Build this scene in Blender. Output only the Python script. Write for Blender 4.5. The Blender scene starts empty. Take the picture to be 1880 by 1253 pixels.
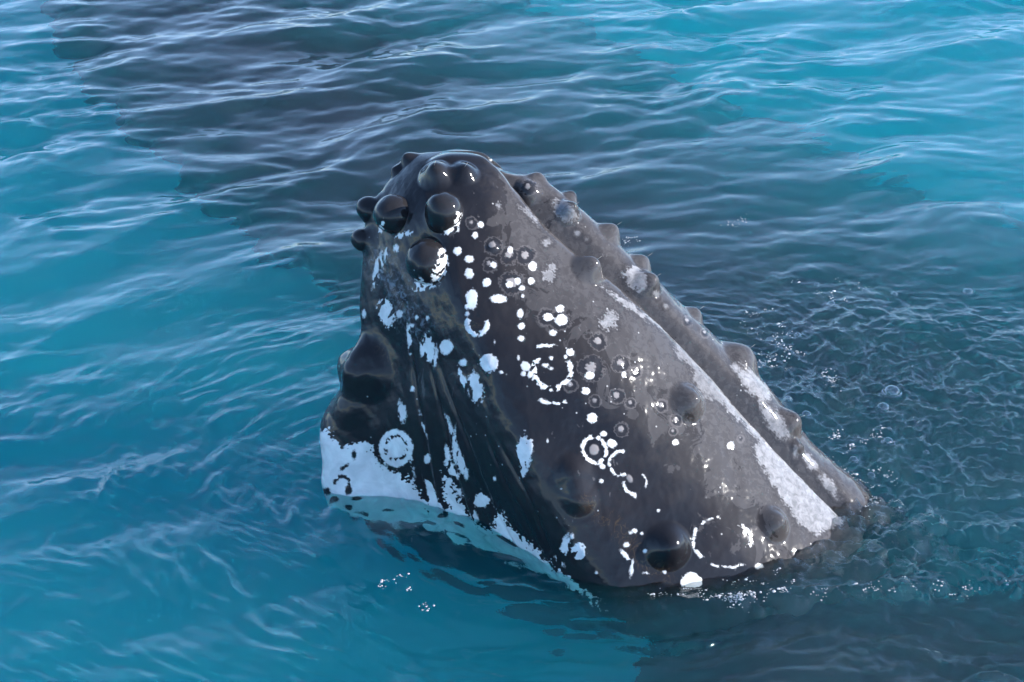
import bpy, math, random
import numpy as np
R = math.radians
random.seed(7); rng = np.random.default_rng(11)
S = bpy.context.scene
C = S.collection

# ---------------------------------------------------------------- camera
PITCH = 30.0; CAM_H = 4.48; FMM = 60.0
cam_d = bpy.data.cameras.new('camera'); cam = bpy.data.objects.new('camera', cam_d); C.objects.link(cam)
cam.location = (0, 0, CAM_H); cam.rotation_euler = (R(90-PITCH), 0, 0)
cam_d.lens = FMM; cam_d.sensor_width = 36.0; cam_d.clip_end = 3000; cam_d.clip_start = .05
S.camera = cam
# ---------------------------------------------------------------- sky, sun, exposure
SUN = np.array([.90, -.12, .44]); SUN /= np.linalg.norm(SUN)
SUN_EL = math.asin(SUN[2]); SUN_AZ = math.atan2(SUN[0], SUN[1])
W = bpy.data.worlds.new('World'); S.world = W; W.use_nodes = True
wn = W.node_tree; bg = wn.nodes['Background']
sky = wn.nodes.new('ShaderNodeTexSky'); sky.sky_type = 'NISHITA'; sky.sun_disc = False
sky.sun_elevation = SUN_EL; sky.sun_rotation = SUN_AZ
# thin broken high cloud over the whole sky
tcw = wn.nodes.new('ShaderNodeTexCoord'); nzw = wn.nodes.new('ShaderNodeTexNoise'); nzw.inputs['Scale'].default_value = 2.6; nzw.inputs['Detail'].default_value = 6
nzw.inputs['Roughness'].default_value = .55; nzw.inputs['Distortion'].default_value = .6
mpw = wn.nodes.new('ShaderNodeMapping'); mpw.inputs['Scale'].default_value = (1, 1, 2.2)
wn.links.new(tcw.outputs['Generated'], mpw.inputs[0]); wn.links.new(mpw.outputs[0], nzw.inputs['Vector'])
rgw = wn.nodes.new('ShaderNodeMapRange'); rgw.interpolation_type = 'SMOOTHSTEP'
for i_, x_ in ((1, .30), (2, .74), (3, .12), (4, .75)): rgw.inputs[i_].default_value = x_
wn.links.new(nzw.outputs[0], rgw.inputs[0])
spw = wn.nodes.new('ShaderNodeSeparateXYZ'); wn.links.new(tcw.outputs['Generated'], spw.inputs[0])
elw = wn.nodes.new('ShaderNodeMapRange'); elw.interpolation_type = 'SMOOTHSTEP'                       # the veil is seen thicker towards the horizon
for i_, x_ in ((1, .80), (2, .10), (3, .12), (4, 1.0)): elw.inputs[i_].default_value = x_
wn.links.new(spw.outputs[2], elw.inputs[0])
muw = wn.nodes.new('ShaderNodeMath'); muw.operation = 'MULTIPLY'; wn.links.new(rgw.outputs[0], muw.inputs[0]); wn.links.new(elw.outputs[0], muw.inputs[1])
hz = wn.nodes.new('ShaderNodeMix'); hz.data_type = 'RGBA'; wn.links.new(muw.outputs[0], hz.inputs[0])
wn.links.new(sky.outputs[0], hz.inputs[6]); hz.inputs[7].default_value = (2.5, 4.1, 6.8, 1)
wn.links.new(hz.outputs[2], bg.inputs[0]); bg.inputs[1].default_value = .15
sky.ozone_density = 2.5; sky.air_density = .65; sky.dust_density = .05
sd = bpy.data.lights.new('sun', 'SUN'); sun = bpy.data.objects.new('sun', sd); C.objects.link(sun)
sd.energy = 4.2; sd.angle = R(.5); sd.color = (1, .955, .90)
sun.rotation_euler = (R(90)-SUN_EL, 0, R(180)-SUN_AZ)
S.view_settings.view_transform = 'Standard'; S.view_settings.look = 'None'
S.view_settings.exposure = 1.5; S.view_settings.gamma = 1; S.view_settings.use_curve_mapping = False
cy = S.cycles
cy.max_bounces = 16; cy.transmission_bounces = 12; cy.glossy_bounces = 4; cy.diffuse_bounces = 3
cy.volume_bounces = 6; cy.transparent_max_bounces = 12
cy.use_denoising = True; cy.denoiser = 'OPENIMAGEDENOISE'
cy.caustics_refractive = True; cy.caustics_reflective = True; cy.blur_glossy = .3
cy.sample_clamp_indirect = 6.0
# ---------------------------------------------------------------- helpers
FPX = 1880*FMM/36.0
CP, SP = math.cos(R(PITCH)), math.sin(R(PITCH))
Y0 = CAM_H/math.tan(R(PITCH)+math.atan((885-626.5)/FPX))      # the whale's plane of symmetry stands at this distance

def ray(px, py):
    """direction of the view through a point of the photograph (1880 x 1253)"""
    a = (np.asarray(px, float)-940)/FPX; b = -(np.asarray(py, float)-626.5)/FPX
    return a, CP+b*SP, -SP+b*CP
TILT = R(18)                                                   # the raised head leans back a little
PN = np.array([0, -math.cos(TILT), math.sin(TILT)]); P0 = np.array([0, Y0, 0.])
def on_plane(px, py, d):
    """point d metres in front of the whale's own plane of symmetry"""
    dx, dy, dz = ray(px, py); k = (np.asarray(d, float)+P0@PN-CAM_H*PN[2])/(dx*PN[0]+dy*PN[1]+dz*PN[2])
    return np.stack([dx*k, dy*k, CAM_H+dz*k], -1)
def mirror(P):
    return P-2*((P-P0)@PN)[..., None]*PN
def flatten(P):
    return P-((P-P0)@PN)[..., None]*PN
def on_water(px, py, z=0.0):
    dx, dy, dz = ray(px, py); k = (z-CAM_H)/dz
    return np.stack([dx*k, dy*k, z+0*k], -1)
def project(P):
    x, y, z = P[..., 0], P[..., 1], P[..., 2]-CAM_H
    f = y*CP-z*SP; u = y*SP+z*CP
    return 940+FPX*x/f, 626.5-FPX*u/f
def smooth(a, b, x):
    t = np.clip((x-a)/(b-a), 0, 1); return t*t*(3-2*t)
def fbm(P, scale, octaves=4, seed=0, rough=.5):
    """smooth noise in -1..1 out of warped plane waves, for geometry"""
    r = np.random.default_rng(seed); out = 0; amp = 1; tot = 0; Q = P*scale
    for o in range(octaves):
        s = 0
        for i in range(6):
            k = r.normal(size=P.shape[-1]); k *= (r.uniform(.7, 1.4)*2*math.pi)/np.linalg.norm(k)
            k2 = r.normal(size=P.shape[-1])*3
            s = s+np.sin(Q@k+1.3*np.sin(Q@k2+r.uniform(0, 6.3))+r.uniform(0, 6.3))
        out = out+amp*s/3.2; tot += amp; amp *= rough; Q = Q*2.03
    return out/tot
def catmull(keys, t, vals):
    """cubic through vals at keys (Fritsch-Carlson free, finite difference tangents)"""
    keys = np.asarray(keys, float); v = np.asarray(vals, float)
    h = np.diff(keys); d = np.diff(v, axis=0)/h.reshape((-1,)+(1,)*(v.ndim-1))
    m = np.empty_like(v); m[0] = d[0]; m[-1] = d[-1]
    w = (h[:-1]/(h[:-1]+h[1:])).reshape((-1,)+(1,)*(v.ndim-1))
    m[1:-1] = d[:-1]*(1-w)+d[1:]*w
    i = np.clip(np.searchsorted(keys, t, 'right')-1, 0, len(keys)-2)
    hh = h[i]; s = (t-keys[i])/hh
    sh = (-1,)+(1,)*(v.ndim-1); hh = hh.reshape(sh); s = s.reshape(sh)
    return (v[i]*(2*s**3-3*s**2+1)+m[i]*hh*(s**3-2*s**2+s)+v[i+1]*(-2*s**3+3*s**2)+m[i+1]*hh*(s**3-s**2))
def grid_mesh(name, V, F4, material=None, parent=None):
    me = bpy.data.meshes.new(name)
    me.vertices.add(len(V)); me.vertices.foreach_set('co', np.ascontiguousarray(V, np.float32).ravel())
    F4 = np.asarray(F4, np.int32); n = len(F4)
    me.loops.add(n*4); me.loops.foreach_set('vertex_index', F4.ravel())
    me.polygons.add(n); me.polygons.foreach_set('loop_start', np.arange(0, n*4, 4, dtype=np.int32))
    me.polygons.foreach_set('use_smooth', np.ones(n, bool))
    me.update(calc_edges=True); me.validate()
    o = bpy.data.objects.new(name, me); C.objects.link(o)
    if material: me.materials.append(material)
    if parent: o.parent = parent
    return o
def attr(me, name, a):
    at = me.attributes.new(name, 'FLOAT', 'POINT'); at.data.foreach_set('value', np.ascontiguousarray(a, np.float32).ravel())
def tag(o, label=None, cat=None, group=None, kind=None):
    for k, v in (('label', label), ('category', cat), ('group', group), ('kind', kind)):
        if v: o[k] = v
    return o
class Nodes:
    def __init__(s, name):
        s.m = bpy.data.materials.new(name); s.m.use_nodes = True; s.t = s.m.node_tree; s.t.nodes.clear()
        s.out = s.t.nodes.new('ShaderNodeOutputMaterial')
    def n(s, kind, props=None, **inp):
        nd = s.t.nodes.new(kind)
        for k, v in (props or {}).items(): setattr(nd, k, v)
        for k, v in inp.items():
            k = k.replace('_', ' ') if k.replace('_', ' ') in nd.inputs else k
            s.set(nd.inputs[int(k[1:])] if k[0] == 'i' and k[1:].isdigit() else nd.inputs[k], v)
        return nd
    def set(s, sock, v):
        if isinstance(v, bpy.types.NodeSocket): s.t.links.new(v, sock)
        elif isinstance(v, bpy.types.Node): s.t.links.new(v.outputs[0], sock)
        else: sock.default_value = v
    def math(s, op, a, b=0.0, clamp=False):
        nd = s.t.nodes.new('ShaderNodeMath'); nd.operation = op; nd.use_clamp = clamp
        s.set(nd.inputs[0], a); s.set(nd.inputs[1], b); return nd.outputs[0]
    def range(s, v, a, b, lo=0.0, hi=1.0):
        nd = s.t.nodes.new('ShaderNodeMapRange'); nd.interpolation_type = 'SMOOTHSTEP'
        for i, x in enumerate((v, a, b, lo, hi)): s.set(nd.inputs[i], x)
        return nd.outputs[0]
    def mix(s, f, a, b):
        nd = s.t.nodes.new('ShaderNodeMix'); nd.data_type = 'RGBA'
        s.set(nd.inputs[0], f); s.set(nd.inputs[6], a); s.set(nd.inputs[7], b); return nd.outputs[2]
    def attr(s, name):
        nd = s.t.nodes.new('ShaderNodeAttribute'); nd.attribute_name = name; return nd.outputs['Fac']
    def noise(s, scale, detail=4, rough=.55, vec=None, dist=0.0):
        nd = s.t.nodes.new('ShaderNodeTexNoise'); nd.inputs['Scale'].default_value = scale; nd.inputs['Detail'].default_value = detail
        nd.inputs['Roughness'].default_value = rough; nd.inputs['Distortion'].default_value = dist
        if vec is not None: s.set(nd.inputs['Vector'], vec)
        return nd.outputs[0]

# ---------------------------------------------------------------- the raised whale: one continuous loft
TK = np.array([0, .35, 1, 2, 3, 4, 5, 6, 7, 8, 9, 10, 11, 12.])
tL = [(815,278,0),(772,283,0),(738,312,0),(694,370,0),(674,450,0),(666,540,0),(666,620,0),(632,700,0),(590,772,0),(592,850,0),(600,925,0),(680,1010,0),(830,1120,0),(1000,1260,0)]
tC = [(815,278,0),(790,292,0.09),(776,322,0.17),(792,385,0.3),(822,490,0.41),(862,590,0.49),(908,690,0.56),(952,790,0.62),(994,885,0.66),(1044,985,0.7),(1098,1078,0.73),(1165,1190,0.76),(1270,1310,0.79),(1380,1430,0.79)]
tS = [(815,278,0),(866,282,0.05),(906,304,0.09),(946,355,0.16),(1002,422,0.21),(1086,494,0.23),(1182,574,0.25),(1276,668,0.26),(1371,775,0.27),(1461,873,0.28),(1545,960,0.29),(1640,1060,0.29),(1760,1170,0.3),(1890,1290,0.3)]
tR = [(815,279,0),(862,288,0),(915,312,0),(990,328,0),(1058,376,0),(1140,452,0),(1222,530,0),(1322,626,0),(1408,706,0),(1494,815,0),(1575,886,0),(1670,985,0),(1790,1090,0),(1910,1200,0)]
U_KEYS = None
def sections(ts):
    P = [on_plane(*np.array(k, float).T) for k in (tL, tC, tS, tR)]
    L, Cc, Sm, Rr = P
    f = np.minimum(np.linalg.norm(Cc-L, axis=1), 1.2)[:, None]
    e = lambda v: v/(np.linalg.norm(v, axis=1, keepdims=True)+1e-9)
    ax3 = e(np.gradient((L+Sm)*.5, axis=0)); ax3 = np.where(np.isfinite(ax3), ax3, 0)
    def out(a, b):
        o = np.cross(b-a, ax3); o /= (np.linalg.norm(o, axis=1, keepdims=True)+1e-9)
        return o*np.where((o@PN)[:, None] < 0, -1, 1)
    def mid(a, b, k, bulge):
        bulge = np.asarray(bulge)*np.ones(len(TK)); o = out(a, b)
        return a*(1-k)+b*k+o*bulge[:, None]*np.linalg.norm(b-a, axis=1, keepdims=True)
    ramp = smooth(9.5, 3.0, TK)                                       # rounder towards the chin
    L1 = mid(L, Cc, .07, .025+.065*ramp); L2 = mid(L, Cc, .30, -.09+.20*ramp); L3 = mid(L, Cc, .62, -.075+.165*ramp); L4 = mid(L, Cc, .86, -.01+.055*ramp)
    M1 = mid(Cc, Sm, .16, .075); M2 = mid(Cc, Sm, .5, .13); M3 = mid(Cc, Sm, .86, .06)
    lip = e(Sm-Cc); g = np.linalg.norm(Rr-Sm, axis=1, keepdims=True); o2 = e(np.cross(ax3, PN)); o2 = o2*np.where(o2[:, :1] < 0, -1, 1)
    gw = np.minimum(.05, .25*g)
    S2 = Sm+o2*gw*.05-PN*gw*.8
    G = Sm-o2*gw*1.1-PN*gw*1.25
    R1 = Sm-o2*gw*.45-PN*gw*1.75
    B = flatten(R1)
    R2 = B+(Rr-B)*math.sin(R(40))+(R1-B)*math.cos(R(40))*1.06
    R3 = B+(Rr-B)*math.sin(R(68))+(R1-B)*math.cos(R(68))*1.06
    near = [L, L1, L2, L3, L4, Cc, M1, M2, M3, Sm, S2, G, R1, R2, R3, Rr]
    return np.stack([catmull(TK, ts, n) for n in near], 1)                 # rows x 16 x 3
NKEY = 16
rows = np.concatenate([9.55*(np.linspace(0, 1, 560)**1.25), np.linspace(9.6, 12, 40)])
K = sections(rows)
mir = mirror(K[:, -2:0:-1])
loop = np.concatenate([K, mir], 1)                                          # 30 control points, closed
NL = loop.shape[1]
counts = [24, 48, 80, 62, 40, 40, 90, 92, 62, 10, 12, 14, 34, 40, 26]       # samples per near interval
far = [26, 20, 10, 6, 6, 6, 16, 16, 16, 12, 10, 14, 16, 10, 6]
us = []
for i, n in enumerate(counts+far): us.append(i+np.arange(n)/n)
us = np.concatenate(us); NU = len(us)
ext = np.concatenate([loop[:, -3:], loop, loop[:, :4]], 1)
# centripetal-like knots from the mean section so that tight groove points do not ring
seg = np.mean(np.linalg.norm(np.diff(ext[120:500:20], axis=1), axis=2), 0)**.6
kn = np.concatenate([[0], np.cumsum(seg)])
uu = np.interp(us+3, np.arange(len(kn)), kn)
G3 = np.stack([catmull(kn, uu, ext[r]) for r in range(len(rows))], 0)       # rows x NU x 3
zone_rostrum = (us >= 11.6) & (us <= 18.4); zone_near = us <= 11.2
V = G3.copy()
TT = np.repeat(rows[:, None], NU, 1); UU = np.repeat(us[None], len(rows), 0)

def normals(V):
    du = np.roll(V, -1, 1)-np.roll(V, 1, 1); dv = np.gradient(V, axis=0)
    n = np.cross(du, dv); n /= (np.linalg.norm(n, axis=2, keepdims=True)+1e-12)
    return n
N3 = normals(V)
c0 = V.mean(1, keepdims=True)
if np.mean(np.sum((V-c0)*N3, 2)) < 0: N3 = -N3
PX, PY = project(V)
MPP = (V[..., 1]*CP-(V[..., 2]-CAM_H)*SP)/FPX                                # metres per photograph pixel there

# broad soft swellings first (pixel centre, radius px, height px)
def nearest(px, py, zone):
    d = (PX-px)**2+(PY-py)**2
    face = np.sum(N3*(np.array([0, 0, CAM_H])-V), 2)
    d = d+np.where(zone[None], 0, 1e7)+np.where(face < 0, 900, 0)
    return np.unravel_index(np.argmin(d), d.shape)
ZN = us <= 9.3; ZR = (us >= 12.4) & (us <= 15.5); ZF = (us > 15.2) & (us < 18.4); ZFJ = us > 21
def soft(px, py, r, h, zone=ZN):
    i = nearest(px, py, zone); c = V[i]; n = N3[i]; mp = MPP[i]
    q = V-c; s = np.linalg.norm(q, axis=2)/(r*mp)
    V[...] += (n*h*mp)*((np.clip(1-s*s, 0, 1)**2)[..., None])
def bulb(px, py, r, h, zone=ZN, full=.85, lean=(0, 0, 0), wide=1.9):
    """a tubercle: the disc of skin round its centre is lifted onto a rounded knob with a soft foot"""
    i = nearest(px, py, zone); c = V[i].copy(); n = N3[i]+np.array(lean, float); n /= np.linalg.norm(n); mp = MPP[i]
    r3, h3 = r*mp, h*mp; Ro = r3*(wide if full >= .9 else 1.72)
    q = V-c; hgt = q@n; tan = q-hgt[..., None]*n; rho = np.linalg.norm(tan, axis=2)
    inside = (rho < Ro) & (np.linalg.norm(q, axis=2) < Ro*1.7) & (np.abs(hgt) < Ro*1.15)
    s = np.clip(rho/Ro, 0, 1); s0 = .56
    pm = math.pi*.5*(full+.12)
    ph = np.clip(s/s0, 0, 1)*pm
    hc = h3-r3*min(1.0, h3/r3); ez = min(1.0, h3/r3)*r3
    rad = r3*np.sin(ph); hh = hc+ez*np.cos(ph)
    re, he = r3*math.sin(pm), hc+ez*math.cos(pm)
    w = np.clip((s-s0)/(1-s0), 0, 1)
    rad2 = re+(Ro-re)*(w**1.4); hh2 = he*(1-w)**2.2*(1+.6*w)
    rad = np.where(s > s0, rad2, rad); hh = np.where(s > s0, hh2, hh)
    if full < .9:                                                   # low ones: a bell that runs out into the skin
        rad = rho; hh = h3*1.08*np.clip(1-(s/.88)**2, 0, 1)**1.8; keep = np.ones_like(s)
    else: keep = np.where(s > s0, .45+.55*w, .45)
    td = tan/(rho[..., None]+1e-9)
    new = c+td*rad[..., None]+n*(hh+hgt*keep)[..., None]
    V[inside] = new[inside]
    KNOB[inside] = np.maximum(KNOB, smooth(.85, .25, s)*(1.0 if px < 840 else .12))[inside]
    return i
soft(1056, 868, 44, 12); soft(1064, 912, 42, 11)
soft(676, 668, 80, 14); soft(640, 735, 60, 8)
soft(1120, 640, 160, 6); soft(930, 520, 90, 4); soft(1330, 1000, 90, 5)
N3b = normals(V); N3 = N3b if np.mean(np.sum(N3b*N3, 2)) > 0 else -N3b
# chin and tip tubercles
BULBS = [(801,322,25,22,ZN,.75,(0,0,.2)),(852,318,22,15,ZN,.7,(0,0,.1)),(815,390,36,42,ZN,.95,(0,-.05,.15)),(727,395,36,42,ZN,.95,(-.15,0,.1)),
 (676,384,24,30,ZN,.9,(-.7,0,.3)),(668,440,21,26,ZN,.9,(-.8,0,-.1)),(784,480,42,42,ZN,.93,(0,0,.0)),
 (664,676,44,20,ZN,.8,(-.4,.0,.1)),(905,455,10,5,ZN,.7,(0,0,0)),
 (1079,494,26,26,ZN,.75,(.25,0,.3)),(1262,740,28,25,ZN,.72,(.2,0,.1)),(1421,962,25,21,ZN,.7,(.2,0,.1)),(1226,1003,32,27,ZN,.72,(.15,0,.1)),
 (970,352,20,10,ZR,.6,(0,0,.2)),(1044,388,19,20,ZR,.7,(.2,0,.2)),(1190,520,22,20,ZR,.7,(.3,0,.2)),
 (1362,655,36,26,ZR,.5,(.3,0,.3)),(1450,775,24,18,ZR,.5,(.5,0,.3)),(1465,820,12,6,ZR,.5,(0,0,0)),
 (1000,328,17,9,ZF,.6,(.3,.2,.4)),(1045,366,15,15,ZF,.7,(.3,.2,.4)),(1121,428,22,19,ZF,.75,(.2,.1,.3)),(1182,480,21,17,ZF,.75,(.2,.1,.3)),(1276,578,18,14,ZF,.75,(.2,.1,.3)),
 (757,300,17,13,ZFJ,.7,(0,0,.2)),(740,325,15,13,ZFJ,.7,(-.3,0,.2)),(632,664,34,24,ZFJ,.8,(-.4,.0,.2))]
KNOB = np.zeros(TT.shape)
BI = [bulb(a, b, r, h, z, f, l) for a, b, r, h, z, f, l in BULBS]
# ventral pleats on the shaded throat: fine cut grooves
def polydist(px, py, pts):
    best = np.full(px.shape, 1e9)
    for (x0, y0), (x1, y1) in zip(pts[:-1], pts[1:]):
        dx, dy = x1-x0, y1-y0; t = np.clip(((px-x0)*dx+(py-y0)*dy)/(dx*dx+dy*dy), 0, 1)
        best = np.minimum(best, np.hypot(px-x0-t*dx, py-y0-t*dy))
    return best
PLEATS = [[(748,600),(765,720),(785,830),(800,920),(830,1010)],[(782,640),(812,760),(840,880),(880,1010)],[(800,650),(850,790),(905,930),(950,1010)],
          [(880,770),(930,890),(975,980),(1020,1060)],[(700,760),(730,880),(760,990)],[(905,790),(965,900),(1010,1010)]]
for pl in PLEATS:
    dd = polydist(PX, PY, pl); fade = smooth(pl[0][1]-10, pl[0][1]+90, PY)
    near = (us < 5.2)[None] & (TT > 3)
    V += N3*(np.where(near, -np.exp(-(dd/3.5)**2)*2.0*MPP*fade+np.exp(-((dd-9)/8.0)**2)*0.8*MPP*fade, 0))[..., None]
# small unevenness of the skin
flat = V.reshape(-1, 3)
V += N3*(fbm(flat, 3.2, 3, 5).reshape(TT.shape)*.004+fbm(flat, 14, 2, 9).reshape(TT.shape)*.0007+KNOB*fbm(flat, 4, 2, 15).reshape(TT.shape)*.007)[..., None]*np.clip(TT/1.5, 0, 1)[..., None]
N3c = normals(V)

SGN = 1.0 if np.mean(np.sum(N3c*N3, 2)) > 0 else -1.0
# ---------------------------------------------------------------- skin colour: scars, white throat, pale lip, painted light and shade
PX, PY = project(V)
nearside = (us <= 15.0)[None] & np.ones_like(TT, bool)
jaw = nearside & (us <= 10.2)[None]; ros = nearside & (us >= 11.3)[None]
white = np.full(TT.shape, -40.0); pale = np.full(TT.shape, -60.0); halo = np.full(TT.shape, -40.0); core = np.full(TT.shape, -40.0)
wob = fbm(V.reshape(-1, 3), 16, 3, 21).reshape(TT.shape)
wob2 = fbm(V.reshape(-1, 3), 60, 2, 22).reshape(TT.shape)
def ell(cx, cy, rx, ry, rot=0, w=.10):
    a = R(rot); x = PX-cx; y = PY-cy
    u = (x*math.cos(a)+y*math.sin(a))/rx; v = (-x*math.sin(a)+y*math.cos(a))/ry
    m = min(rx, ry); return (1-np.hypot(u, v)+w*wob+.8*w*wob2)*m
def put(F, f, zone):
    F[...] = np.where(zone, np.maximum(F, f), F)
def polyfield(pts, soft=1.0):
    """signed distance inside a polygon, in pixels"""
    p = list(pts)+[pts[0]]; d = polydist(PX, PY, p); ins = np.zeros(PX.shape, bool)
    for (x0, y0), (x1, y1) in zip(p[:-1], p[1:]):
        c = ((y0 > PY) != (y1 > PY)); xi = x0+(PY-y0)*(x1-x0)/((y1-y0) if y1 != y0 else 1e-9)
        ins ^= c & (PX < xi)
    return np.where(ins, d, -d)+wob*3*soft+wob2*2*soft
DOTS = [(840,461,8,8),(861,476,9,7),(861,503,8,10),(894,519,8,8),(905,487,6,6),(883,413,6,6),(872,432,5,6),(978,489,8,8),(937,459,5,6),
 (935,523,6,6),(951,516,6,7),(958,529,5,5),(975,516,6,6),(960,544,3,3),(955,576,6,9),(957,599,6,6),(957,622,7,5),(1006,582,9,7),(1028,567,8,7),(1031,588,11,11),
 (1015,611,7,6),(1047,647,8,7),(898,667,16,17),(819,637,12,14),(965,673,9,9),(961,686,5,5),(973,688,6,7),(850,666,7,7),(1075,718,8,7),
 (1087,768,10,9),(1108,797,6,5),(1124,815,9,8),(1106,857,5,5),(1104,884,4,4),(1240,812,6,6),(1342,818,7,7),(1082,690,9,7),(1145,688,4,5),
 (1270,1068,20,15),(1394,1041,8,6),(866,550,11,19),(915,549,14,8),(857,563,4,5),(858,577,4,4),(727,456,5,8),(756,598,4,4),(785,584,3,4),
 (952,657,3,4),(1012,658,4,4),(1012,677,4,3),(1038,655,3,3),(908,629,2,4),(920,684,4,3),(757,715,4,6),(908,879,3,4),(1166,912,3,3),
 (1002,671,6,4),(1050,985,4,6),(1157,978,4,3),(1165,975,5,4),(1178,980,3,3),(1151,1001,6,5),(1184,1012,4,4),(1220,1051,4,3),(1095,1052,3,3),(1209,938,3,3),(1005,810,2,3),(1030,898,2,2),
 (733,577,6,7),(668,576,4,8),(765,583,3,4),(784,843,6,9),(844,904,4,7)]
for a in DOTS: put(white, ell(*a, 0, .16), jaw)
for a in [(709,574,15,27,-22),(874,712,13,31,-6),(851,700,6,26,-22),(963,828,15,30,4),(963,862,6,22,20),(885,919,14,12),(789,640,9,30,-8),(776,640,5,20,0),(751,622,4,26,-5),(752,605,4,14,15),
 (738,757,8,21,-6),(845,848,9,36,-22),(832,800,4,40,-18),(822,835,5,18,-12),(829,862,7,22,-30),(872,952,7,14,-14),(940,985,8,15,-20),(777,780,3,22,-16),(755,845,3,28,-12),
 (1039,1000,8,20,12),(1063,1011,14,16,20),(1027,1030,4,14,-40),(1150,1022,4,16,-40),(1160,1042,4,14,10),(1186,1053,7,3,20),
 (690,500,5,28,10),(700,480,4,18,-5),(693,510,3,10),(800,655,4,22,10),(708,470,3,12,5)]:
    f = ell(*a, w=.22)
    f -= np.clip(fbm(V.reshape(-1, 3)*np.array([1, 1, .45]), 24, 2, 31).reshape(TT.shape)-.12, 0, 1)*14      # scraped through
    put(white, f, jaw)
for cx, cy, rx, ry, ro in [(782,527,24,7,-12),(770,520,10,9,20),(742,431,19,6,-18),(812,488,12,22,15),(800,505,10,12,0),(840,405,7,17,15),(828,424,14,6,-20),(700,420,5,15,15),(812,465,8,10,0)]:
    f = ell(cx, cy, rx, ry, ro, .3)-np.clip(fbm(V.reshape(-1, 3), 30, 2, 37).reshape(TT.shape)+.05, 0, 1)*16
    put(white, f, jaw)
def arc(cx, cy, rx, ry, w, a0, a1, rot=0, gap=.3, sd=1):
    """ring scar: only the part between two angles (0 right, 90 down)"""
    a = R(rot); x = PX-cx; y = PY-cy
    u = (x*math.cos(a)+y*math.sin(a))/rx; v = (-x*math.sin(a)+y*math.cos(a))/ry
    ang = np.degrees(np.arctan2(v, u)) % 360; m = min(rx, ry)
    f = w*.5-np.abs(np.hypot(u, v)-1+.05*wob)*m
    span = (a1-a0) % 360 or 360; rel = (ang-a0) % 360
    end = np.where(rel <= span, np.minimum(rel, span-rel) if span < 360 else 90, -np.minimum(rel-span, 360-rel))
    f = np.minimum(f, end*.4)
    return f-np.clip(fbm(V.reshape(-1, 3), 30, 2, 40+sd).reshape(TT.shape)-.15, 0, 1)*w*3*gap
for a in [(876,596,18,18,10,-25,215,0,.2),(1014,680,34,34,9,-30,80,0,.8),(1014,680,34,34,10,80,215,10,.8),(1020,715,42,26,6,60,135,0,.6),(1003,640,16,6,6,180,350,0,.5),
 (1091,826,21,24,7,0,360,-30,.25),(1139,851,20,22,6,60,290,0,.3),(1166,887,21,21,6,85,190,0,.2),(1166,887,20,21,4,-50,25,0,.8),
 (1322,992,50,42,6,130,235,0,.7),(1322,992,55,38,5,-50,20,0,.9),(1335,1000,60,42,4,60,120,0,1.3),(1326,985,48,36,4,235,262,0,1.2),(838,818,5,24,5,90,270,0,.2),(838,862,9,10,3,0,360,0,.1)]:
    put(white, arc(*a, sd=int(a[0]) % 17), jaw)
# the white chin disc with its broken inner ring
disc = ell(727, 823, 31, 35, -10, .05)
disc = np.minimum(disc, np.abs(np.hypot((PX-727)/31, (PY-823)/35)-.62)*31-3.0+12*np.clip(.12-fbm(V.reshape(-1, 3), 34, 2, 33).reshape(TT.shape), 0, 1))
put(white, disc, jaw)
W1 = polyfield([(560,786),(588,789),(603,790),(613,812),(626,824),(646,818),(668,812),(688,822),(694,846),(714,866),(742,876),(760,884),(770,905),(783,926),(800,990),(760,1012),(690,990),(640,968),(600,948),(560,930)], 3)
W2 = polyfield([(780,880),(794,888),(804,915),(816,936),(824,1000),(800,1010),(786,935)])
W3 = polyfield([(812,866),(826,876),(838,905),(856,938),(866,952),(880,974),(900,974),(912,945),(926,940),(934,965),(958,985),(985,1010),(1010,1035),(1060,1080),(1110,1128),(1000,1078),(900,1048),(820,1026),(770,1004),(822,945)], 3)
for f in (W1, W2, W3):
    f = f-np.clip(fbm(V.reshape(-1, 3)*np.array([1, 1, .35]), 26, 3, 51).reshape(TT.shape)-.1, 0, 1)*np.where(f < 12, 8, 0)
    put(white, f, jaw & (TT > 3.5))
dark = np.maximum.reduce([arc(628, 888, 13, 13, 7, 170, 390, 0, .3), ell(640, 900, 6, 9), arc(727, 823, 37, 42, 5, 20, 190, -10, .2), ell(650, 835, 4, 8), ell(632, 858, 9, 3, -35), ell(886, 922, 22, 20)-8+ell(886, 918, 14, 12)*0,
   ell(600, 905, 6, 10), ell(615, 925, 6, 10), ell(640, 945, 10, 8), ell(665, 958, 9, 5), ell(655, 918, 9, 5), ell(712, 948, 10, 4), ell(815, 958, 8, 12), ell(845, 985, 10, 7), ell(930, 1000, 22, 10, 30)])
white = np.where(jaw & (dark > -6) & (PY > 780), np.minimum(white, -dark*1.0), white)
inner = ell(885, 919, 15, 13, 0, .3); white = np.where(jaw & (inner > 0), inner, white)
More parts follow.
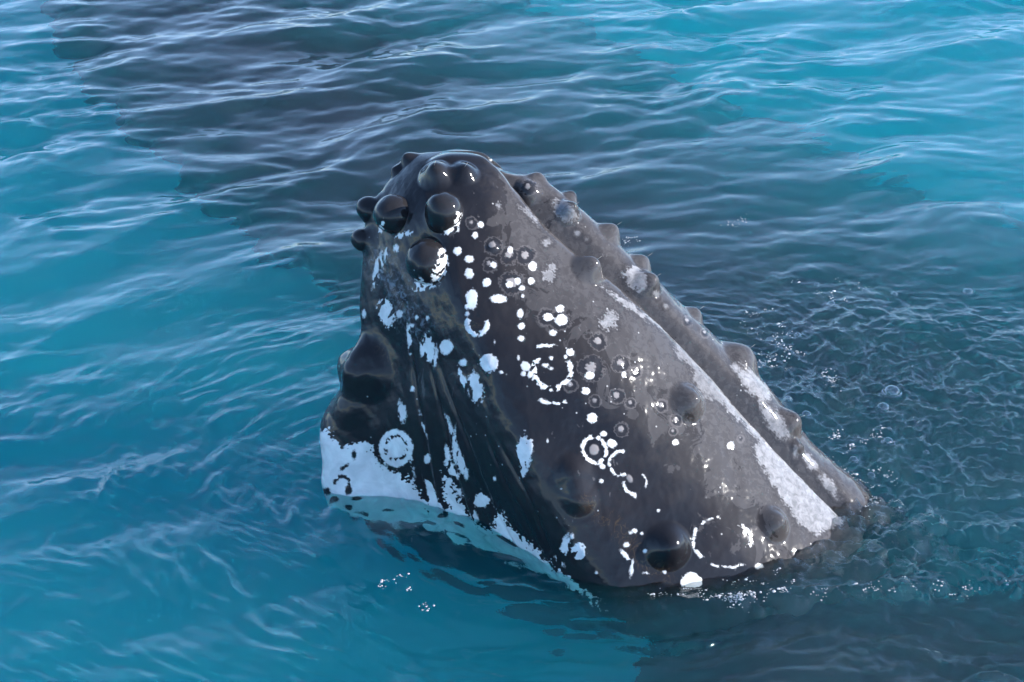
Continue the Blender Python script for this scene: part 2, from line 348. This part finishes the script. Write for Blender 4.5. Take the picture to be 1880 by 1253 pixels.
# pale worn skin along the lip and on the rostrum
for pts in ([(948,380),(975,385),(1004,424),(985,412)],
 [(1100,524),(1150,550),(1215,594),(1302,690),(1405,800),(1549,958),(1500,985),(1462,960),(1440,925),(1405,870),(1382,822),(1392,812),(1370,785),(1340,760),(1322,738),(1290,725),(1272,700),(1268,672),(1244,655),(1230,612),(1190,590),(1150,566)]):
    put(pale, polyfield(pts, 2.2), jaw)
for a in [(1385,705,18,48,-42),(1352,676,8,12,-40),(1422,775,16,42,-38),(1036,386,16,26,-50),(1166,512,20,26,-40),(1205,540,5,8),(1222,563,6,6),(1060,430,5,5),(1078,440,4,4),(1460,830,5,12),(1490,850,9,20,-30),(1520,890,10,30,-40),(1262,588,5,6)]:
    put(pale, ell(*a, w=.3), ros)
for a in [(1010,500,14,20,20),(1005,445,10,8),(915,378,8,10),(1120,588,16,22)]: put(pale, ell(*a, w=.5)-2, jaw)
# grey healed barnacle scars: dark halo, pale core
for (x, y, r) in [(1098,627,15),(1086,678,22),(1140,668,15),(1168,683,9),(1133,728,12),(1158,741,8),(1093,737,9),(1141,789,11),(1215,745,10),(1242,772,9),(905,452,15),(935,470,14),(965,470,16),(940,520,20),
   (866,410,9),(899,486,11),(1028,590,17),(1003,583,13),(1048,708,10),(1236,793,6),(1360,806,5),(968,340,0),(970,345,13),(1295,612,7),(1262,590,8)]:
    if r: put(halo, ell(x, y, r, r, 0, .25), nearside); put(core, ell(x-1, y-2, r*.42, r*.42, 0, .4), nearside)
for a in [(1091,826,9,10),(1145,690,3,4),(1156,879,5,8,-30)]: put(core, ell(*a), jaw)
pale = np.where(TT > 9.15, pale-40*smooth(9.15, 9.5, TT), pale)  # pale skin painted out below the waterline, where the submerged head looks dark
rim = np.abs(halo)                                                          # a thin light rim round each healed scar
lipdist = polydist(PX, PY, [(930,312),(1002,422),(1086,494),(1182,574),(1276,668),(1371,775),(1461,873),(1545,960)])
worn_lit = np.where(jaw, np.clip(1-lipdist/230, 0, 1)*smooth(840, 980, PX)*smooth(10.2, 9.3, TT), np.where(ros, .75*smooth(9.75, 9.3, TT), 0))  # wear near the lip; also paints the lit face lighter, the submerged part dark
chin_sheen_paint = np.where(jaw, np.exp(-(polydist(PX, PY, [(700,480),(735,540),(765,600)])/26)**2), 0)  # bluish sky reflection on the chin flank, painted into the skin colour
# low relief: scars stand a little proud or sunk
rel = np.where(jaw, -.0010*smooth(0, 5, halo)*(halo > -5)+.0012*smooth(-1, 3, core), 0)+.0010*smooth(-2, 3, white)*(jaw & (PY < 1090) & (PX > 800))
V += N3*rel[..., None]*nearside[..., None]
# ---------------------------------------------------------------- skin material
def skin_material():
    k = Nodes('wet_whale_skin'); tc = k.n('ShaderNodeTexCoord').outputs['Object']
    w, p, h, c, wn_, sh = (k.attr(a) for a in ('white', 'pale', 'halo', 'core', 'worn_lit', 'sheen'))
    nf = k.noise(90, 4, .65, tc); nm = k.noise(9, 5, .6, tc, .5); nb = k.noise(2.2, 3, .5, tc); ns = k.noise(34, 4, .7, tc, .6)
    # base: brown grey on wear and painted-lit face, left black for the shaded throat, cloudy
    base = k.mix(k.range(nb, .35, .65), (.008, .008, .010, 1), (.016, .014, .015, 1))
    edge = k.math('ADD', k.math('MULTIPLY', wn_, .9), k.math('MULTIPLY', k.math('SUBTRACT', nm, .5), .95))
    worn_lit_m = k.range(edge, .10, .45)
    base = k.mix(worn_lit_m, base, (.022, .019, .0185, 1))
    e2 = k.math('ADD', k.math('MULTIPLY', wn_, .9), k.math('MULTIPLY', k.math('SUBTRACT', k.noise(5.5, 6, .62, tc, 1.4), .5), 1.7))
    cr = k.range(e2, .40, .425)
    base = k.mix(k.math('MULTIPLY', cr, .75), base, (.050, .0455, .0455, 1))
    line = k.math('MULTIPLY', k.range(k.math('ABSOLUTE', k.math('SUBTRACT', e2, .395)), .018, .0), .7)
    base = k.mix(k.math('MULTIPLY', line, k.range(wn_, .05, .2)), base, (.020, .019, .020, 1))
    w2 = k.range(k.math('ADD', k.math('MULTIPLY', wn_, .9), k.math('MULTIPLY', k.math('SUBTRACT', ns, .5), 1.8)), .62, .80)
    base = k.mix(k.math('MULTIPLY', w2, .7), base, (.062, .057, .057, 1))
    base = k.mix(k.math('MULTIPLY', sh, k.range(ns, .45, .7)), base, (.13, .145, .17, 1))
    hm = k.range(h, -1, 2.5); base = k.mix(hm, base, (.018, .017, .019, 1))
    rim = k.math('MULTIPLY', k.range(k.math('ABSOLUTE', k.math('SUBTRACT', h, -2.0)), 2.4, .3), .45); base = k.mix(rim, base, (.11, .10, .10, 1))
    cm = k.math('MULTIPLY', k.range(c, -1.5, 2), .8); base = k.mix(cm, base, (.24, .22, .215, 1))
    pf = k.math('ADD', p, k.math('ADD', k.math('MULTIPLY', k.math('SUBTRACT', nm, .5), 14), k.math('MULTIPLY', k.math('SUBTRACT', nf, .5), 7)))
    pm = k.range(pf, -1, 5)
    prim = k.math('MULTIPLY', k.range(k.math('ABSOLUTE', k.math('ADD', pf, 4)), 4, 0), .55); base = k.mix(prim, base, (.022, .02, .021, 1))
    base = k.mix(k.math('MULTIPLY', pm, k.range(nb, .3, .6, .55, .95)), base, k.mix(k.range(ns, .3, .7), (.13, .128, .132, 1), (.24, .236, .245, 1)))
    kb = k.attr('knob'); base = k.mix(k.math('MULTIPLY', kb, .75), base, (.016, .015, .016, 1))
    al = k.attr('algae'); vo = k.n('ShaderNodeTexNoise', Scale=16.0, Detail=5.0, Distortion=1.5, Vector=tc).outputs[0]
    ln = k.range(k.math('ABSOLUTE', k.math('SUBTRACT', vo, .5)), .014, .004)
    base = k.mix(k.math('MULTIPLY', al, k.math('MULTIPLY', ln, .8)), base, (.085, .055, .028, 1)); base = k.mix(k.math('MULTIPLY', al, .35), base, (.022, .014, .009, 1))
    vr = k.n('ShaderNodeMapping', Vector=tc); vr.inputs['Scale'].default_value = (30, 30, 3.2); vr.inputs['Rotation'].default_value = (0, R(-32), 0)
    rk = k.math('MULTIPLY', k.range(k.noise(1.0, 3, .6, vr.outputs[0], .3), .66, .70), k.range(k.noise(3.0, 2, .5, tc), .5, .6)); base = k.mix(k.math('MULTIPLY', rk, .35), base, (.13, .12, .12, 1))
    # tiny flecks
    v = k.n('ShaderNodeTexVoronoi', Scale=24.0, Vector=tc).outputs['Distance']
    fl = k.math('MULTIPLY', k.range(v, .12, .07), k.range(k.noise(5, 2, .5, tc), .56, .62)); base = k.mix(k.math('MULTIPLY', fl, .6), base, (.45, .44, .43, 1))
    wf = k.math('ADD', w, k.math('ADD', k.math('MULTIPLY', k.math('SUBTRACT', nf, .5), 6), k.math('MULTIPLY', k.math('SUBTRACT', ns, .5), 4.5)))
    wm = k.range(wf, -1.3, 2.0)
    base = k.mix(wm, base, k.mix(k.range(nm, .3, .7), (.50, .50, .495, 1), (.70, .685, .67, 1)))
    bp = k.n('ShaderNodeBump', Strength=.12, Distance=.004, Height=k.math('ADD', k.math('MULTIPLY', nf, .5), k.math('MULTIPLY', ns, .7)))
    film = k.n('ShaderNodeBump', Strength=.05, Distance=.004, Height=k.noise(40, 3, .6, tc, .8))
    b = k.n('ShaderNodeBsdfPrincipled', Base_Color=base, Roughness=k.math('ADD', .45, k.math('MULTIPLY', nf, .2)), Normal=bp)
    b.inputs['Specular IOR Level'].default_value = .03
    b.inputs['Coat Weight'].default_value = 1.0; b.inputs['Coat Roughness'].default_value = .06; b.inputs['Coat IOR'].default_value = 1.33
    k.set(b.inputs['Coat Normal'], film)
    k.set(k.out.inputs[0], b); return k.m
SKIN = skin_material()
nr = len(rows); idx = np.arange(nr*NU).reshape(nr, NU); nx = np.roll(idx, -1, 1)
FQ = np.stack([idx[1:-1], nx[1:-1], nx[2:], idx[2:]], -1) if False else np.stack([idx[:-1], nx[:-1], nx[1:], idx[1:]], -1).reshape(-1, 4)
if np.mean(np.sum(np.cross(np.roll(G3, -1, 1)-G3, np.gradient(G3, axis=0))*(G3-G3.mean(1, keepdims=True)), 2)) < 0: FQ = FQ[:, ::-1]
root = bpy.data.objects.new('humpback_whale', None); C.objects.link(root)
BASE = np.array([V[560, :, 0].mean(), Y0, 0.0]); root.location = BASE
body = grid_mesh('body', V.reshape(-1, 3)-BASE, FQ, SKIN, root)
far_w = np.where(nearside, 0, 1)*(fbm(V.reshape(-1, 3), 9, 3, 77).reshape(TT.shape)*30-22)
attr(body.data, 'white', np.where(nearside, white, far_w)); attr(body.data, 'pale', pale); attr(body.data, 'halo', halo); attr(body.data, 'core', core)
attr(body.data, 'algae', np.where(nearside, smooth(0, 26, np.maximum.reduce([28-polydist(PX, PY, [(1075,925),(1120,955),(1160,1000)]), 30-polydist(PX, PY, [(1165,1010),(1220,1060)]), 22-polydist(PX, PY, [(800,575),(870,600)]), 20-polydist(PX, PY, [(700,640),(720,670)])])), 0)); attr(body.data, 'knob', KNOB); attr(body.data, 'worn_lit', np.where(nearside, worn_lit, .3)); attr(body.data, 'sheen', chin_sheen_paint)
tag(root, 'scarred dark grey humpback whale head rising upright out of the water, knobbly chin on top', 'whale')
# ---------------------------------------------------------------- water
def water():
    xs = np.concatenate([[-260, -90, -35, -16, -9], np.linspace(-6, 6, 1000), [9, 16, 35, 90, 260]])
    yf = 4.0*(15.0/4.0)**np.linspace(0, 1, 900)
    ys = np.concatenate([[-200, -60, -20, -6, 0, 2, 3.2], yf, [18, 25, 45, 100, 300]])
    X, Y = np.meshgrid(xs, ys); r = np.random.default_rng(3)
    P2 = np.stack([X, Y], -1).reshape(-1, 2)
    wx = fbm(P2, .35, 2, 61).reshape(X.shape)*.12; wy = fbm(P2, .35, 2, 62).reshape(X.shape)*.12
    A = X+wx; B = Y+wy; Z = np.zeros_like(X)
    fade = np.clip(1-(np.abs(X)-6)/10, 0, 1)*np.clip(1-(Y-15)/12, 0, 1)*np.clip(Y/3.5, 0, 1)
    for i in range(110):                                              # wind waves
        lam = .11*(12.0**r.uniform(0, 1)**.95); th = R(114)+r.normal(0, .36)
        k = 2*math.pi/lam; ph = k*(A*math.cos(th)+B*math.sin(th))+r.uniform(0, 6.3)
        Z += .0034*lam**1.0*(np.sin(ph)+.22*np.cos(2*ph))*(1.0 if lam > .5 else .9)
    calm = .72+.42*smooth(7.0, 12.5, Y)                              # smoother near and to the left
    gust = smooth(-.5, .6, fbm(np.stack([A*.7, B*1.3], -1).reshape(-1, 2), .45, 3, 66).reshape(X.shape))
    Z *= calm*(.55+.75*gust)
    # the whale's disturbance
    cx, cyy = .35, Y0-.15; q = np.stack([X-cx, (Y-cyy)*1.0], -1); dist = np.hypot(q[..., 0]/1.35, q[..., 1]/1.05)
    rip = np.zeros_like(X); ang = np.arctan2(q[..., 1], q[..., 0])
    for i in range(9):
        lam = r.uniform(.07, .22); rip += .0016*(lam/.1)**.9*np.sin(2*math.pi/lam*(dist*1.2+.10*fbm(P2, 1.1, 2, 70+i).reshape(X.shape))+r.uniform(0, 6.3))
    near = np.exp(-np.clip(dist-1, 0, 9)**2/np.where(X < .3, 1.5, .55))
    fan = np.exp(-((X+1.55)/.75)**2-((Y-5.9)/.9)**2)+np.exp(-((X+.6)/.5)**2-((Y-7.3)/.7)**2)*.8
    for i in range(6):
        lam = r.uniform(.042, .085); th = R(r.uniform(35, 75)); kk = 2*math.pi/lam
        Z += fan*smooth(-.1, .5, fbm(P2, .9, 2, 170+i).reshape(X.shape))*.0011*(lam/.05)*np.sin(kk*(A*math.cos(th)+B*math.sin(th)+.04*fbm(P2, 1.6, 2, 180+i).reshape(X.shape)))
    patch = smooth(-.25, .45, fbm(P2, 1.3, 2, 81).reshape(X.shape))
    Z += rip*near*(.35+patch)
    turb = np.exp(-((X-2.1)/1.3)**2-((Y-7.2)/1.0)**2)+.9*np.exp(-((X-2.2)/1.2)**2-((Y-5.9)/.5)**2)+.35*np.exp(-((X-2.2)/1.6)**2-((Y-5.1)/.5)**2)
    rid = 1-np.abs(fbm(np.stack([A, B], -1).reshape(-1, 2), 2.3, 4, 90, .6).reshape(X.shape))
    r2 = 1-np.abs(fbm(np.stack([A*.5+B*.3, B], -1).reshape(-1, 2), 4.4, 3, 92, .55).reshape(X.shape))
    Z += turb*(.060*(rid-.75)+.007*(r2**2-.6)*smooth(-.25, .5, fbm(P2, .9, 2, 93).reshape(X.shape)))
    # the small glassy bow ridge in front of the whale
    cr = on_water([1060, 1150, 1250, 1350, 1450, 1560, 1680, 1880], [1105, 1118, 1124, 1118, 1108, 1100, 1092, 1080])
    yc = np.interp(X, cr[:, 0], cr[:, 1]); m = smooth(cr[0, 0]-.1, cr[2, 0], X)*fade
    jag = fbm(P2, 9, 3, 95).reshape(X.shape)
    s = (Y-yc)+.02*jag
    Z += m*(.035*np.exp(-(s/.05)**2)*(1+.5*jag)+.02*np.exp(-((s-.05)/.13)**2)+.004*np.exp(-(s/.2)**2)*fbm(P2, 22, 2, 96).reshape(X.shape))
    wash = np.exp(-((X-2.0)/1.5)**2)*np.exp(-((Y-4.95)/.55)**2)+.5*np.exp(-((X-2.4)/1.0)**2-((Y-6.1)/.4)**2)
    for i in range(26):                                              # streaky wash over the flipper
        lam = r.uniform(.06, .34); th = R(92)+r.normal(0, .30); kk = 2*math.pi/lam
        Z += wash*.0030*(lam/.1)**.9*np.sin(kk*((X+wx*2)*math.cos(th)+(Y+wy*2)*math.sin(th))+r.uniform(0, 6.3))*(.4+gust)
    # water clinging to the skin and small ripples running off it
    wl = on_water([590, 680, 780, 860, 950, 1030, 1100, 1190, 1280, 1400, 1480, 1545, 1575], [880, 898, 920, 950, 990, 1040, 1080, 1080, 1070, 1045, 1010, 962, 890])
    wd = polydist(X, Y, [tuple(q[:2]) for q in wl]); front = smooth(.5, 1.2, X)
    Z += (.006+.012*front)*np.exp(-(wd/.035)**2)*(1+.8*fbm(P2, 8, 3, 97).reshape(X.shape))
    for i in range(5):
        lam = r.uniform(.045, .12)
        Z += .0016*(lam/.06)*np.exp(-(wd/(.10+.22*front))**2)*(.5+front)*np.sin(2*math.pi/lam*(wd+.05*fbm(P2, 2.2, 2, 130+i).reshape(X.shape))+r.uniform(0, 6.3))
    Z += front*np.exp(-(wd/.22)**2)*.006*fbm(np.stack([X*.8, Y*1.3], -1).reshape(-1, 2), 7, 3, 140, .6).reshape(X.shape)
    Z *= fade
    ny, nx_ = X.shape; n = nx_*ny
    P = np.stack([X, Y, Z], -1).reshape(-1, 3); ii = np.arange(n).reshape(ny, nx_)
    F = np.stack([ii[:-1, :-1], ii[:-1, 1:], ii[1:, 1:], ii[1:, :-1]], -1).reshape(-1, 4)
    # walls and floor of the body of water, as strips so that every face is a quad
    DZ = -14.0; bot = P.copy(); bot[:, 2] = DZ
    rim = np.concatenate([ii[0, :-1], ii[:-1, -1], ii[-1, :0:-1], ii[:0:-1, 0]])
    low = n+np.arange(len(rim)); P = np.concatenate([P, bot[rim]])
    F = np.concatenate([F, np.stack([np.roll(rim, -1), rim, low, np.roll(low, -1)], -1)])
    c0 = len(P); P = np.concatenate([P, [[0, 0, DZ]]])
    me_f = np.stack([np.roll(low, -1)[::2], low[::2], np.roll(low, 1)[::2], np.full(len(low[::2]), c0)], -1)
    F = np.concatenate([F, me_f])
    k = Nodes('sea_water'); tc = k.n('ShaderNodeTexCoord').outputs['Object']
    mp = k.n('ShaderNodeMapping', Vector=tc); mp.inputs['Rotation'].default_value = (0, 0, R(-22)); mp.inputs['Scale'].default_value = (.45, 1.0, 1.0)
    ch = k.attr('chop')
    hgt = k.math('ADD', k.math('MULTIPLY', k.noise(9, 4, .55, mp.outputs[0], .8), .6), k.math('MULTIPLY', k.math('MULTIPLY', k.noise(34, 3, .6, tc, 1.0), ch), 1.0))
    bp = k.n('ShaderNodeBump', Strength=.24, Distance=.012, Height=hgt)
    g = k.n('ShaderNodeBsdfGlass', IOR=1.333, Roughness=.015, Normal=bp)
    vs = k.n('ShaderNodeVolumeScatter', Color=(.033, .30, .40, 1), Density=.66, Anisotropy=0.0)
    va = k.n('ShaderNodeVolumeAbsorption', Color=(0, .84, .88, 1), Density=.73)
    k.set(k.out.inputs['Surface'], g); k.set(k.out.inputs['Volume'], k.n('ShaderNodeAddShader', i0=vs, i1=va))
    o = grid_mesh('water', P, F, k.m); tag(o, kind='structure')
    chop = np.clip(.12+turb*.45+wash*.5+near*patch*.8+m*np.exp(-(s/.25)**2), 0, 1.3)
    attr(o.data, 'chop', np.concatenate([chop.ravel(), np.zeros(len(P)-n)]))
    return X, Y, Z
WX, WY, WZ = water()
def plain(name, col, rough=.8):
    k = Nodes(name); tc = k.n('ShaderNodeTexCoord').outputs['Object']
    c = k.mix(k.range(k.noise(3, 4, .6, tc), .35, .65), tuple(.7*x for x in col)+(1,), tuple(col)+(1,))
    k.set(k.out.inputs[0], k.n('ShaderNodeBsdfPrincipled', Base_Color=c, Roughness=rough)); return k.m
# sea floor, far down
g = np.linspace(-250, 250, 41); GX, GY = np.meshgrid(g, g+50); GZ = -12+fbm(np.stack([GX, GY], -1).reshape(-1, 2), .02, 3, 5).reshape(GX.shape)*.8
ii = np.arange(41*41).reshape(41, 41)
o = grid_mesh('seabed', np.stack([GX, GY, GZ], -1).reshape(-1, 3), np.stack([ii[:-1, :-1], ii[:-1, 1:], ii[1:, 1:], ii[1:, :-1]], -1).reshape(-1, 4), plain('sand', (.35, .33, .26)))
tag(o, kind='structure')
# ---------------------------------------------------------------- the second whale, lying under the surface
def loft(name, axis, wide, high, material, parent, n=90, m=48, lump=.05, seed=1, power=2.2, roll=0.0):
    axis = np.array(axis, float); t = np.linspace(0, len(axis)-1, n); kk = np.arange(len(axis))
    A = catmull(kk, t, axis); w = catmull(kk, t, np.array(wide)); h = catmull(kk, t, np.array(high))
    d = np.gradient(A, axis=0); d /= np.linalg.norm(d, axis=1, keepdims=True)
    s = np.cross(d, [0, 0, 1.]); s /= np.linalg.norm(s, axis=1, keepdims=True); u = np.cross(s, d)
    a = np.linspace(0, 2*math.pi, m, endpoint=False); ca = np.sign(np.cos(a))*np.abs(np.cos(a))**(2/power); sa = np.sign(np.sin(a))*np.abs(np.sin(a))**(2/power)
    P = A[:, None]+s[:, None]*(w[:, None]*ca*(1+.05*np.sin(t*23)[:, None]*np.sin(t*9.1+1)[:, None]))[..., None]+u[:, None]*(h[:, None]*sa)[..., None]
    if roll: P[..., 2] -= roll*w[:, None]*np.clip(.55-ca, 0, 2)**1.7
    nn = (P-A[:, None]); nn /= np.linalg.norm(nn, axis=2, keepdims=True)+1e-9
    P = P+nn*(fbm(P.reshape(-1, 3), 1.6, 3, seed).reshape(n, m)*lump)[..., None]
    ix = np.arange(n*m).reshape(n, m); jx = np.roll(ix, -1, 1)
    F = np.stack([ix[:-1], jx[:-1], jx[1:], ix[1:]], -1).reshape(-1, 4)
    return grid_mesh(name, P.reshape(-1, 3), F, material, parent)
def dark_skin():
    k = Nodes('submerged_skin'); tc = k.n('ShaderNodeTexCoord').outputs['Object']
    c = k.mix(k.range(k.noise(1.8, 5, .65, tc, 1), .55, .75), (.005, .005, .008, 1), (.018, .020, .018, 1))
    k.set(k.out.inputs[0], k.n('ShaderNodeBsdfPrincipled', Base_Color=c, Roughness=.5)); return k.m
DSK = dark_skin()
sub = bpy.data.objects.new('submerged_whale', None); C.objects.link(sub)
ROLL = .21
ax = [(-5.0, 19.4, -1.0), (-3.6, 16.9, -.65), (-2.2, 14.5, -.47), (-1.0, 12.5, -.445), (.12, 10.85, -.445), (1.2, 9.55, -.47), (2.5, 8.4, -.54), (3.8, 7.5, -.72), (4.9, 6.8, -1.1)]
loft('back', ax, [.05, 1.25, 1.9, 2.15, 2.2, 2.15, 2.0, 1.6, .1], [.05, .3, .36, .38, .38, .37, .35, .3, .05], DSK, sub, power=2.8, n=260, m=160, lump=.07, roll=ROLL)
tag(sub, 'dark second whale lying just under the rippled surface behind the raised head', 'whale')
# the raised whale's flipper, held just under the surface in front of it
fin = loft('pectoral_fin', [(.5, 5.35, -.30), (.95, 5.15, -.26), (1.8, 5.0, -.285), (3.0, 5.0, -.31), (4.2, 5.2, -.42), (5.2, 5.5, -.5)], [.10, .72, .95, .95, .7, .1], [.03, .11, .09, .08, .05, .02], DSK, None, lump=.018, seed=9, power=2.6)
for v in fin.data.vertices: v.co -= root.location
fin.parent = root
# ---------------------------------------------------------------- bubbles and spray on the water
from mathutils.bvhtree import BVHTree
def water_z(x, y):
    i = np.clip(np.searchsorted(WY[:, 0], y), 0, WY.shape[0]-1); j = np.clip(np.searchsorted(WX[0], x), 0, WX.shape[1]-1)
    return WZ[i, j]
def film_material():
    k = Nodes('bubble_film'); lw = k.n('ShaderNodeLayerWeight', Blend=.35)
    f = k.range(lw.outputs['Facing'], .25, 1.0, .14, .9)
    g = k.n('ShaderNodeBsdfGlossy', Roughness=.04); t = k.n('ShaderNodeBsdfTransparent')
    k.set(k.out.inputs[0], k.n('ShaderNodeMixShader', i0=f, i1=t, i2=g)); return k.m
FILM = film_material()
def dome(n=14, m=28):
    V_, F_ = [], []
    for i in range(n):
        a = i/(n-1)*math.pi*.5
        for j in range(m):
            b = 2*math.pi*j/m; V_.append((math.cos(a)*math.cos(b)*1.0, math.cos(a)*math.sin(b), math.sin(a)*.78-.06))
    # a raised collar of water round the foot
    for j in range(m):
        b = 2*math.pi*j/m; V_.append((1.22*math.cos(b), 1.22*math.sin(b), -.14))
    for i in range(n-1):
        for j in range(m): F_.append((i*m+j, i*m+(j+1) % m, (i+1)*m+(j+1) % m, (i+1)*m+j))
    for j in range(m): F_.append((n*m+j, n*m+(j+1) % m, (j+1) % m, j))
    return np.array(V_), F_
dv, df = dome()
BUB = [(1637,724,15,'largest clear bubble on the rippled water right of the whale'),(1621,750,12,'second largest clear bubble, just below the largest one'),(1630,814,10,'clear bubble well below the two largest ones, near the right water'),
 (1777,535,9,'lone clear bubble at the far right of the water'),(1567,846,8,'small clear bubble beside the lowest visible stretch of the whale snout'),(1527,556,7,'small clear bubble high on the churned water right of the snout'),
 (1480,766,9,'clear bubble left of the two largest ones, nearer the snout'),(1446,742,7,'small clear bubble floating nearest the knobbly edge of the snout'),(1600,872,8,'small clear bubble lowest of all, above the dark wash'),
 (1500,520,6,'tiny clear bubble highest on the churned water'),(1642,540,5,'tiny clear bubble between the highest one and the far right one'),(1465,618,6,'small clear bubble beside the brightest sparkle of spray'),
 (1690,770,5,'tiny clear bubble right of the two largest ones'),(1700,835,5,'tiny clear bubble at the lower right edge of the bubbles')]
bub0 = None
for px, py, r, lab in BUB:
    p = on_water(px, py); rr = r/1880*36/FMM*np.linalg.norm(p-np.array([0, 0, CAM_H]))
    if bub0 is None:
        o = grid_mesh('bubble', dv, df, FILM); bub0 = o
    else:
        o = bub0.copy(); C.objects.link(o)
    o.location = (p[0], p[1], float(water_z(p[0], p[1]))+.002); o.scale = (rr,)*3; o.rotation_euler = (0, 0, random.uniform(0, 6))
    tag(o, lab, 'bubble', 'bubbles on the water beside the whale')
# spray: countless beads of water and foam, some added as sun glints on ripples
ico = bpy.data.meshes.new('tmp'); 
import bmesh
bm = bmesh.new(); bmesh.ops.create_icosphere(bm, subdivisions=2, radius=1); bm.verts.ensure_lookup_table()
iv = np.array([v.co[:] for v in bm.verts]); fi = np.array([[v.index for v in f.verts] for f in bm.faces]); bm.free(); bpy.data.meshes.remove(ico)
CL = [(1440,640,26,26,34),(1412,662,24,10,30),(1430,610,16,10,16),(1522,693,14,11,34),(1365,402,8,6,10),(1340,415,30,6,8),(1158,437,13,5,14),(1590,855,45,30,34),(1560,800,40,40,20),(1640,815,40,30,16),(1480,540,60,12,14),
 (1540,520,60,12,10),(722,1066,20,8,10),(700,1075,8,8,5),(780,1108,30,8,5),(1340,1113,40,7,44),(1450,1106,60,8,24),(1570,1100,60,6,14),(1690,1092,50,5,14),(1815,1086,40,5,14),(1575,900,16,20,30),(1600,915,30,10,20),
 (1700,1190,18,14,5),(1400,1075,60,10,14),(1250,1100,60,12,18),(1390,600,20,30,20),(1350,1120,14,6,40)]
VV, FF = [], []; base = 0
sr = np.random.default_rng(17)
for cx, cy_, sx, sy, n in CL:
    for i in range(int(n*2.2)):
        if i % 6 == 0: kx, ky = cx+sr.normal()*sx*.7, cy_+sr.normal()*sy*.7
        px, py = kx+sr.normal()*5, ky+sr.normal()*3; p = on_water(px, py)
        rr = .0014*(1+sr.exponential(.75)); sc = np.array([rr*sr.uniform(.9, 1.7), rr*sr.uniform(.9, 1.3), rr*.75])
        VV.append(iv*sc+np.array([p[0], p[1], float(water_z(p[0], p[1]))+rr*.15])); FF.append(fi+base); base += len(iv)
VV = np.concatenate(VV); FF = np.concatenate(FF)
k = Nodes('spray'); k.set(k.out.inputs[0], k.n('ShaderNodeBsdfPrincipled', Base_Color=(.75, .78, .80, 1), Roughness=.08, Transmission_Weight=.55, IOR=1.33))
me = bpy.data.meshes.new('spray'); me.from_pydata(VV.tolist(), [], FF.tolist()); me.polygons.foreach_set('use_smooth', np.ones(len(FF), bool)); me.materials.append(k.m)
o = bpy.data.objects.new('spray', me); C.objects.link(o)
tag(o, 'white beads of foam, spray and added sun glints scattered on the churned water round the whale', 'spray', kind='stuff')

# sensory bristles on the knobs of the snout
hm_ = Nodes('bristle'); hm_.set(hm_.out.inputs[0], hm_.n('ShaderNodeBsdfPrincipled', Base_Color=(.45, .42, .36, 1), Roughness=.4))
hv = np.array([[.0011*math.cos(a), .0011*math.sin(a), z] for z in (-.006, .028) for a in (0, 1.57, 3.14, 4.71)]); hv[4:, :2] *= .35
hf = [[0, 1, 5, 4], [1, 2, 6, 5], [2, 3, 7, 6], [3, 0, 4, 7], [4, 5, 6, 7], [3, 2, 1, 0]]
from mathutils import Vector
h0 = None
for bi in (13, 14, 15, 16, 17, 21, 22, 23, 0, 1, 9):
    p = V[BI[bi]]-BASE; n = Vector(N3c[BI[bi]]*SGN); n.x += .5; n.z += .1
    if h0 is None: h = h0 = grid_mesh('bristle', hv, hf, hm_.m, root)
    else: h = h0.copy(); C.objects.link(h); h.parent = root
    h.location = p; h.rotation_mode = 'QUATERNION'; h.rotation_quaternion = n.to_track_quat('Z', 'Y')
